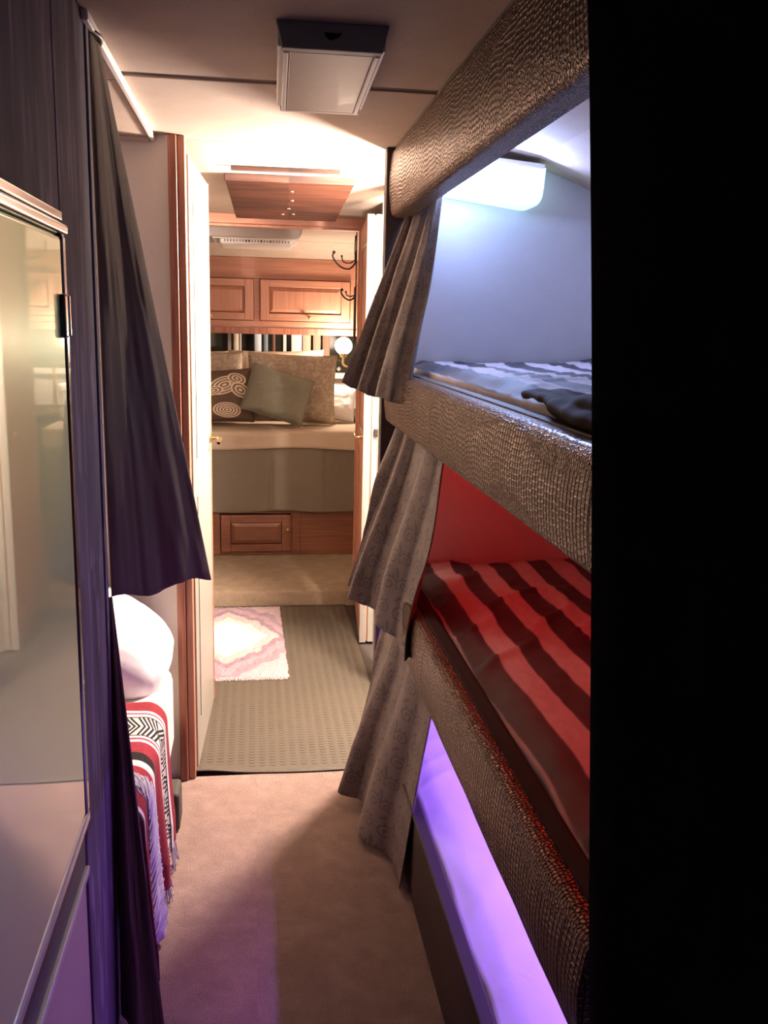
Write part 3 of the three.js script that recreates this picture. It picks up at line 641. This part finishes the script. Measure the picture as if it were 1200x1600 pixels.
{
  const t = thing('hook_rack', 'black over-door rack with curled coat hooks on the bedroom door', 'hook rack', [0.478, 0, -4.36]);
  part('strap', [bx(-0.014, -0.010, 1.36, 1.845, -0.014, 0.014, 0.001), bx(-0.020, -0.014, 1.34, 1.60, -0.018, 0.018, 0.003)], M.blackMetal, t);
  part('wire', tube([[-0.018, 1.83, 0.004], [-0.020, 1.78, 0.006], [-0.018, 1.70, 0.008]], 0.003), M.blackMetal, t);
  for (const [y, r] of [[1.735, 0.058], [1.575, 0.036]]) {
    part('hook', [tube([[-0.012, y + 0.03, 0.004], [-0.018, y - r * 0.45, 0.01], [-0.02 - r * 0.55, y - r, 0.03], [-0.02 - r * 1.35, y - r * 0.75, 0.05], [-0.02 - r * 1.85, y - r * 0.05, 0.06], [-0.02 - r * 1.75, y + r * 0.22, 0.06]], 0.0038, 32), ball(0.007, [-0.02 - r * 1.75, y + r * 0.22, 0.06])], M.blackMetal, t);
    part('hook', [tube([[-0.012, y - 0.01, -0.004], [-0.02 - r * 0.4, y - r * 0.5, -0.015], [-0.02 - r * 0.9, y - r * 0.35, -0.022], [-0.02 - r * 1.0, y + r * 0.05, -0.025]], 0.003, 24), ball(0.005, [-0.02 - r * 1.0, y + r * 0.05, -0.025])], M.blackMetal, t);
  }
}

// ------------------------------------------------------------------ bedroom beyond
const ZB = -5.29;
M.paleOak = M.oak;
function raisedDoor(name, parent, x0, x1, y0, y1, z, knob, wood) {
  const ws = wood ?? M.oak, wr = wood ?? M.oakH;
  const g = new THREE.Group(); g.name = name; parent.add(g);
  part('stile', bx(x0, x0 + 0.055, y0, y1, z + 0.018, z, 0.003), ws, g); part('stile', bx(x1 - 0.055, x1, y0, y1, z + 0.018, z, 0.003), ws, g);
  part('rail', bx(x0 + 0.055, x1 - 0.055, y0, y0 + 0.045, z + 0.0175, z, 0.003), wr, g); part('rail', bx(x0 + 0.055, x1 - 0.055, y1 - 0.045, y1, z + 0.0175, z, 0.003), wr, g);
  const a = x0 + 0.058, b = x1 - 0.058, c = y0 + 0.048, d = y1 - 0.048, k = 0.022;
  const pg = new THREE.BufferGeometry();
  const O = [[a, c], [b, c], [b, d], [a, d]], I = [[a + k, c + k], [b - k, c + k], [b - k, d - k], [a + k, d - k]], P = [], uv = [];
  const tri = (...q) => q.forEach(p => { P.push(...p); uv.push(p[0], p[1]); });
  for (let i = 0; i < 4; i++) { const j = (i + 1) % 4; const o1 = [...O[i], z + 0.006], o2 = [...O[j], z + 0.006], i1 = [...I[i], z + 0.015], i2 = [...I[j], z + 0.015]; tri(o1, o2, i2); tri(o1, i2, i1); }
  tri([...I[0], z + 0.015], [...I[1], z + 0.015], [...I[2], z + 0.015]); tri([...I[0], z + 0.015], [...I[2], z + 0.015], [...I[3], z + 0.015]);
  tri([...O[0], z], [...O[2], z], [...O[1], z]); tri([...O[0], z], [...O[3], z], [...O[2], z]);
  pg.setAttribute('position', new THREE.Float32BufferAttribute(P, 3)); pg.setAttribute('uv', new THREE.Float32BufferAttribute(uv, 2)); pg.computeVertexNormals();
  part('raised_panel', pg, ws, g);
  if (knob) part('knob', [cyl(0.004, 0.006, 0.018, [knob[0], knob[1], z + 0.026], [Math.PI / 2, 0, 0]), ball(0.012, [knob[0], knob[1], z + 0.04], [1, 1, 0.7])], M.brass, g);
  return g;
}
{
  const t = thing('storage_cabinet', 'low oak storage cabinet with one raised-panel door under the far bed', 'cabinet');
  part('front_frame', [bx(-0.80, -0.205, 0.082, 0.43, ZB - 0.005, ZB - 0.03, 0.002), bx(-0.205, 0.215, 0.33, 0.43, ZB - 0.005, ZB - 0.03, 0.002), bx(0.205, 0.262, 0.082, 0.43, ZB - 0.004, ZB - 0.03, 0.002), bx(-0.205, 0.205, 0.082, 0.10, ZB - 0.005, ZB - 0.03, 0.002)], M.oakDark, t);
  part('side_panel', bx(0.262, 0.62, 0.082, 0.43, ZB - 0.008, ZB - 0.03, 0.001), M.oakDark, t);
  raisedDoor('door', t, -0.20, 0.207, 0.104, 0.325, ZB - 0.006, [0.226 - 0.04, 0.239], M.oakDark);
  part('platform', bx(-0.80, 0.62, 0.40, 0.43, ZB - 0.03, -6.45, 0.002), M.oakDark, t);
  part('core', bx(-0.79, 0.61, 0.082, 0.40, ZB - 0.04, -6.44, 0), M.post, t);
}
M.coverlet = mat({ map: tex(256, 256, (u, v, x, y) => { const k = 0.9 + 0.2 * hash(x, y); return [116 * k, 106 * k, 90 * k]; }, true, [3, 3]), roughness: 0.95, bumpMap: fabricBump, bumpScale: 0.001 });
M.creamCloth = mat({ map: plasterTex(190, 172, 148, 0.05), roughness: 0.9, bumpMap: fabricBump, bumpScale: 0.0008 });
{
  const t = thing('far_bed', 'made bed with cream blanket and taupe skirt in the far bedroom', 'bed');
  part('mattress', bx(-0.79, 0.61, 0.435, 0.785, ZB - 0.02, -6.44, 0.04), M.mattress, t);
  part('coverlet', sheet((u, v) => {
    const x = lerp(-0.80, 0.625, u), y = lerp(0.735, 0.348, v);
    return V(x, y + 0.006 * Math.sin(x * 11) * v, ZB + 0.004 + 0.022 * v + 0.006 * v * Math.sin(x * 21 + 1) + 0.007 * (vnoise(x * 8, y * 6) - 0.5) - 0.012 * Math.exp(-(((x - 0.09) / 0.012) ** 2)) * smooth(0.05, 0.3, v) - 0.012 * Math.exp(-(((x - 0.405) / 0.014) ** 2)));
  }, 160, 40, 0.008, [1.8, 0.4]), M.coverlet, t, 'taupe skirt hanging to the pedestal');
  part('blanket', sheet((u, v) => {
    const x = lerp(-0.80, 0.625, u), d = v * 1.28; let y, z;
    if (d < 0.085) { y = 0.715 + d; z = ZB + 0.016; } else if (d < 0.13) { const a = (d - 0.085) / 0.045 * Math.PI / 2; y = 0.80 + 0.012 * Math.sin(a); z = ZB + 0.016 - 0.03 * (1 - Math.cos(a)); } else { y = 0.812; z = ZB - 0.014 - (d - 0.13); }
    return V(x, y + 0.009 * (fbm(x * 6, d * 9) - 0.5) * (d > 0.1 ? 1 : 0.4) + 0.008 * Math.sin(x * 7) * (d < 0.06 ? 1 : 0), Math.max(z, -6.44) + 0.004 * Math.sin(x * 15));
  }, 120, 90, 0.01, [1.8, 1.3]), M.creamCloth, t, 'cream top blanket with a turned edge');
}
const brocade = tex(512, 512, (u, v, x, y) => { const a = fbm(u * 16, v * 16), k = smooth(0.44, 0.5, a) * (1 - smooth(0.54, 0.60, a)); const n = 0.9 + 0.2 * hash(x, y); return [lerp(158, 186, k) * n, lerp(142, 170, k) * n, lerp(122, 148, k) * n]; });
M.brocade = mat({ map: brocade, roughness: 0.9 });
M.greenPillow = mat({ map: tex(256, 256, (u, v, x, y) => { const k = 0.9 + 0.2 * hash(x, y); return [122 * k, 120 * k, 102 * k]; }), roughness: 0.9 });
const motif = canvasTex(768, 768, (c, w, h) => {
  c.fillStyle = '#5c4736'; c.fillRect(0, 0, w, h);
  const petal = (x, y, rx, ry, a, n) => { for (let k = n; k > 0; k--) { c.save(); c.translate(x, y); c.rotate(a); c.beginPath(); c.ellipse(0, 0, rx * k / n, ry * k / n, 0, 0, 7); c.fillStyle = k % 2 ? '#e3d3ba' : '#7a634e'; c.fill(); c.restore(); } };
  petal(470, 250, 190, 120, -0.5, 7); petal(610, 160, 110, 80, 0.6, 5); petal(640, 330, 130, 90, 0.9, 5); petal(350, 330, 110, 60, -0.3, 5);
  petal(480, 610, 150, 110, 0.2, 9); petal(130, 180, 130, 90, 0.7, 7); petal(170, 520, 120, 150, 0.3, 7);
});
function pillow(label, g, m, w) {
  const t = thing('cushion', label, 'pillow', w.pos); t.rotation.order = 'YXZ'; t.rotation.set(...w.rot);
  part('cover', g, m, t); if (w.welt) part('welt', welt(w.welt[0], w.welt[1], 0.004, w.welt[2] ?? 0.05), m, t);
  return t;
}
pillow('large beige brocade pillow in the middle of the far bed', cushion(0.54, 0.42, 0.17, { s: 1, lump: 0.014, sag: 0.5 }), M.brocade, { pos: [0.222, 1.035, -5.66], rot: [-0.18, 0, -0.03], welt: [0.54, 0.42] });
pillow('beige brocade pillow at the left of the far bed, behind the motif pillow', cushion(0.52, 0.42, 0.16, { s: 3, lump: 0.014, sag: 0.5 }), M.brocade, { pos: [-0.325, 1.035, -5.72], rot: [-0.18, 0.05, 0.02], welt: [0.52, 0.42] });
pillow('olive green pillow slumped at the front of the far bed', cushion(0.37, 0.28, 0.12, { s: 6, lump: 0.012, sag: 0.6, ears: 0.03 }), M.greenPillow, { pos: [0.13, 1.012, -5.45], rot: [-0.26, 0.02, -0.30], welt: [0.37, 0.28, 0.03] });
pillow('brown pillow with pale ringed petals beside the olive green pillow', cushion(0.42, 0.32, 0.12, { s: 8, lump: 0.008, sag: 0.4 }), mat({ map: motif, roughness: 0.9 }), { pos: [-0.225, 0.990, -5.54], rot: [-0.28, 0.05, 0.05], welt: [0.42, 0.32] });
pillow('white pillow lying behind the right end of the brocade pillow', cushion(0.32, 0.26, 0.12, { s: 11, lump: 0.01 }), M.mattress, { pos: [0.475, 0.945, -5.82], rot: [-0.7, 0, -0.16] });
pillow('cream pillow standing behind the middle brocade pillow', cushion(0.62, 0.42, 0.16, { s: 13, lump: 0.014 }), M.creamCloth, { pos: [0.14, 1.045, -6.05], rot: [-0.12, 0, 0.02] });
pillow('cream pillow standing behind the left brocade pillow', cushion(0.56, 0.42, 0.16, { s: 17, lump: 0.014 }), M.creamCloth, { pos: [-0.45, 1.035, -6.0], rot: [-0.12, 0, 0] });
// overhead cabinets
{
  const t = thing('overhead_cabinet', 'oak overhead cabinets with raised-panel doors above the far bed', 'cabinet');
  const z = -6.08;
  part('carcass', bx(-1.0, 1.15, 1.395, 1.83, z - 0.022, -6.58, 0.002), M.oakH, t);
  part('face_frame', [bx(-1.0, 1.15, 1.700, 1.83, z, z - 0.022, 0.002), bx(-1.0, 1.15, 1.395, 1.436, z, z - 0.022, 0.002), bx(-0.006, 0.030, 1.436, 1.70, z, z - 0.022, 0.001), bx(0.615, 0.66, 1.436, 1.70, z, z - 0.022, 0.001), bx(-0.60, -0.56, 1.436, 1.70, z, z - 0.022, 0.001)], M.oakH, t);
  raisedDoor('door', t, -0.555, -0.010, 1.440, 1.695, z, [-0.28, 1.462]);
  raisedDoor('door', t, 0.034, 0.610, 1.440, 1.695, z, [0.349, 1.465]);
  raisedDoor('door', t, 0.665, 1.14, 1.440, 1.695, z, [0.90, 1.465]);
  part('light_rail', bx(-1.0, 1.15, 1.352, 1.394, z + 0.012, z - 0.02, 0.004), M.jamb, t);
  const cr = new THREE.Shape(); cr.moveTo(0, 0); cr.quadraticCurveTo(0.02, 0.075, 0.11, 0.098); cr.lineTo(-0.1, 0.098); cr.lineTo(-0.1, 0); cr.closePath();
  const g = new THREE.ExtrudeGeometry(cr, { depth: 2.15, bevelEnabled: false, curveSegments: 12 }); g.rotateY(-Math.PI / 2); g.translate(1.15, 1.831, z - 0.002);
  part('cove', metric(g), M.ceiling, t);
}
// ceiling air conditioner
{
  const t = thing('air_vent', 'grey ceiling air unit with slotted cream grille in the bedroom', 'air conditioner', [-0.005, CEIL, -5.06]);
  const S = new THREE.Shape(); S.moveTo(-0.275, 0); S.lineTo(0.245, 0); S.quadraticCurveTo(0.250, -0.055, 0.215, -0.062); S.lineTo(-0.24, -0.062); S.quadraticCurveTo(-0.275, -0.055, -0.275, 0);
  const g = new THREE.ExtrudeGeometry(S, { depth: 0.40, bevelEnabled: true, bevelSize: 0.006, bevelThickness: 0.008, bevelSegments: 3 }); g.translate(0, -0.0065, -0.32);
  part('housing', g, mat({ color: C(0.34, 0.29, 0.25), roughness: 0.6 }), t);
  const gr = part('grille', [bx(-0.175, 0.205, -0.104, -0.066, -0.30, 0.03, 0.010), bx(-0.215, 0.235, -0.080, -0.064, -0.315, 0.06, 0.006)], M.white, t, 'cream grille');
  for (let i = 0; i < 22; i++) { const w = [7, 8, 12, 15].includes(i) ? 0.009 : 0.0045; part('slot', bx(-0.150 + i * 0.0158 - w / 2, -0.150 + i * 0.0158 + w / 2, -0.092, -0.082, 0.029, 0.0315, 0), M.blackHole, gr); }
}
// window behind the pillows
{
  const o = new THREE.Group(); o.name = 'window_1'; o.userData.kind = 'structure'; scene.add(o);
  const z = -6.50;
  struct('window_frame', [bx(-0.75, 1.0, 1.05, 1.09, z, z - 0.05, 0.003), bx(-0.75, 1.0, 1.375, 1.394, z, z - 0.05, 0.003), bx(-0.75, -0.72, 1.09, 1.375, z, z - 0.05, 0.003), bx(0.97, 1.0, 1.09, 1.375, z, z - 0.05, 0.003)], M.white, o);
  for (const x of [-0.175, 0.205]) struct('mullion', bx(x - 0.011, x + 0.011, 1.09, 1.375, z - 0.006, z - 0.04, 0.002), M.white, o);
  for (const [a, b] of [[-0.72, -0.186], [-0.164, 0.194], [0.216, 0.97]]) struct('pane', bx(a, b, 1.09, 1.375, z - 0.026, z - 0.03, 0), phys({ color: C(0.02, 0.022, 0.016), roughness: 0.06, ior: 1.5 }), o);
}
const blindCols = [[-0.128, 0.034, C(0.70, 0.62, 0.50)], [-0.100, 0.014, C(0.52, 0.45, 0.38)], [0.020, 0.046, C(0.62, 0.72, 0.80)], [0.074, 0.030, C(0.22, 0.26, 0.30)], [0.128, 0.020, C(0.20, 0.09, 0.06)], [0.285, 0.07, C(0.80, 0.78, 0.74)], [0.355, 0.055, C(0.62, 0.44, 0.32)], [0.425, 0.05, C(0.50, 0.36, 0.26)], [0.49, 0.05, C(0.30, 0.20, 0.14)]];
{
  const t = thing('window_blind', 'narrow upright blind slats parted across the dark window over the pillows', 'blind');
  part('head_rail', bx(-0.70, 0.95, 1.356, 1.374, -6.452, -6.482, 0.003), M.white, t);
  for (const [x, w, c] of blindCols) part('slat', sheet((u, v) => V(x + (u - 0.5) * w, lerp(1.357, 1.10, v), -6.466 + 0.006 * Math.sin(Math.PI * u)), 8, 4, 0.0025, [1, 1]), mat({ color: c, roughness: 0.7 }), t);
}
// bedside lamp
globeLamp('bedside_lamp', 'glowing round wall lamp at the right side of the far bed', [0.560, 1.292, -5.92], 0.056, LIGHT.sconce, 9, t => {
  part('cup', cyl(0.030, 0.018, 0.03, [0, -0.058, 0]), M.brass, t);
  part('arm', tube([[0, -0.07, 0], [0, -0.115, 0], [0.06, -0.14, -0.03], [0.13, -0.14, -0.06]], 0.007), M.brass, t);
  part('stand', [cyl(0.010, 0.014, 0.29, [0.13, -0.285, -0.06]), cyl(0.040, 0.044, 0.016, [0.13, -0.437, -0.06])], M.brass, t);
  part('finial', ball(0.012, [-0.03, -0.145, 0.03]), M.chrome, t);
});
{
  const t = thing('bedside_cabinet', 'dark wooden cabinet beside the far bed under the wall lamp', 'cabinet');
  part('top', bx(0.635, 1.16, 0.822, 0.846, -5.78, -6.46, 0.004), M.darkWood, t);
  part('carcass', bx(0.645, 1.16, 0.081, 0.822, -5.80, -6.46, 0.002), M.darkWood, t);
}

// ------------------------------------------------------------------ black curtain close at the right
{
  const t = thing('black_curtain', 'black floor-length curtain hanging close at the right edge', 'curtain');
  const fold = (u) => 0.016 * Math.sin(u * 21) + 0.012 * Math.sin(u * 43 + 1) + 0.02 * Math.exp(-(((u - 0.33) / 0.03) ** 2)) + 0.018 * Math.exp(-(((u - 0.47) / 0.02) ** 2)) + 0.02 * Math.exp(-(((u - 0.62) / 0.022) ** 2));
  part('drape', sheet((u, v) => {
    const y = lerp(1.915, 0.012, v), x = lerp(0.270 + 0.079 * (1.915 - y), 1.10, u) + 0.004 * Math.sin(v * 7) * (1 - u);
    return V(x, y, -0.845 + fold(u) * (0.5 + 0.7 * v) * (0.7 + 0.3 * Math.sin(v * 3 + u * 9)));
  }, 170, 60, 0.005, [3, 6]), M.black, t);
  part('rod', tube([[0.272, 1.918, -0.845], [0.7, 1.918, -0.845], [1.165, 1.918, -0.845]], 0.008), M.blackMetal, t);
  part('finial', ball(0.014, [0.270, 1.914, -0.845]), M.blackMetal, t);
}

shade(scene);
renderer.render(scene, camera);
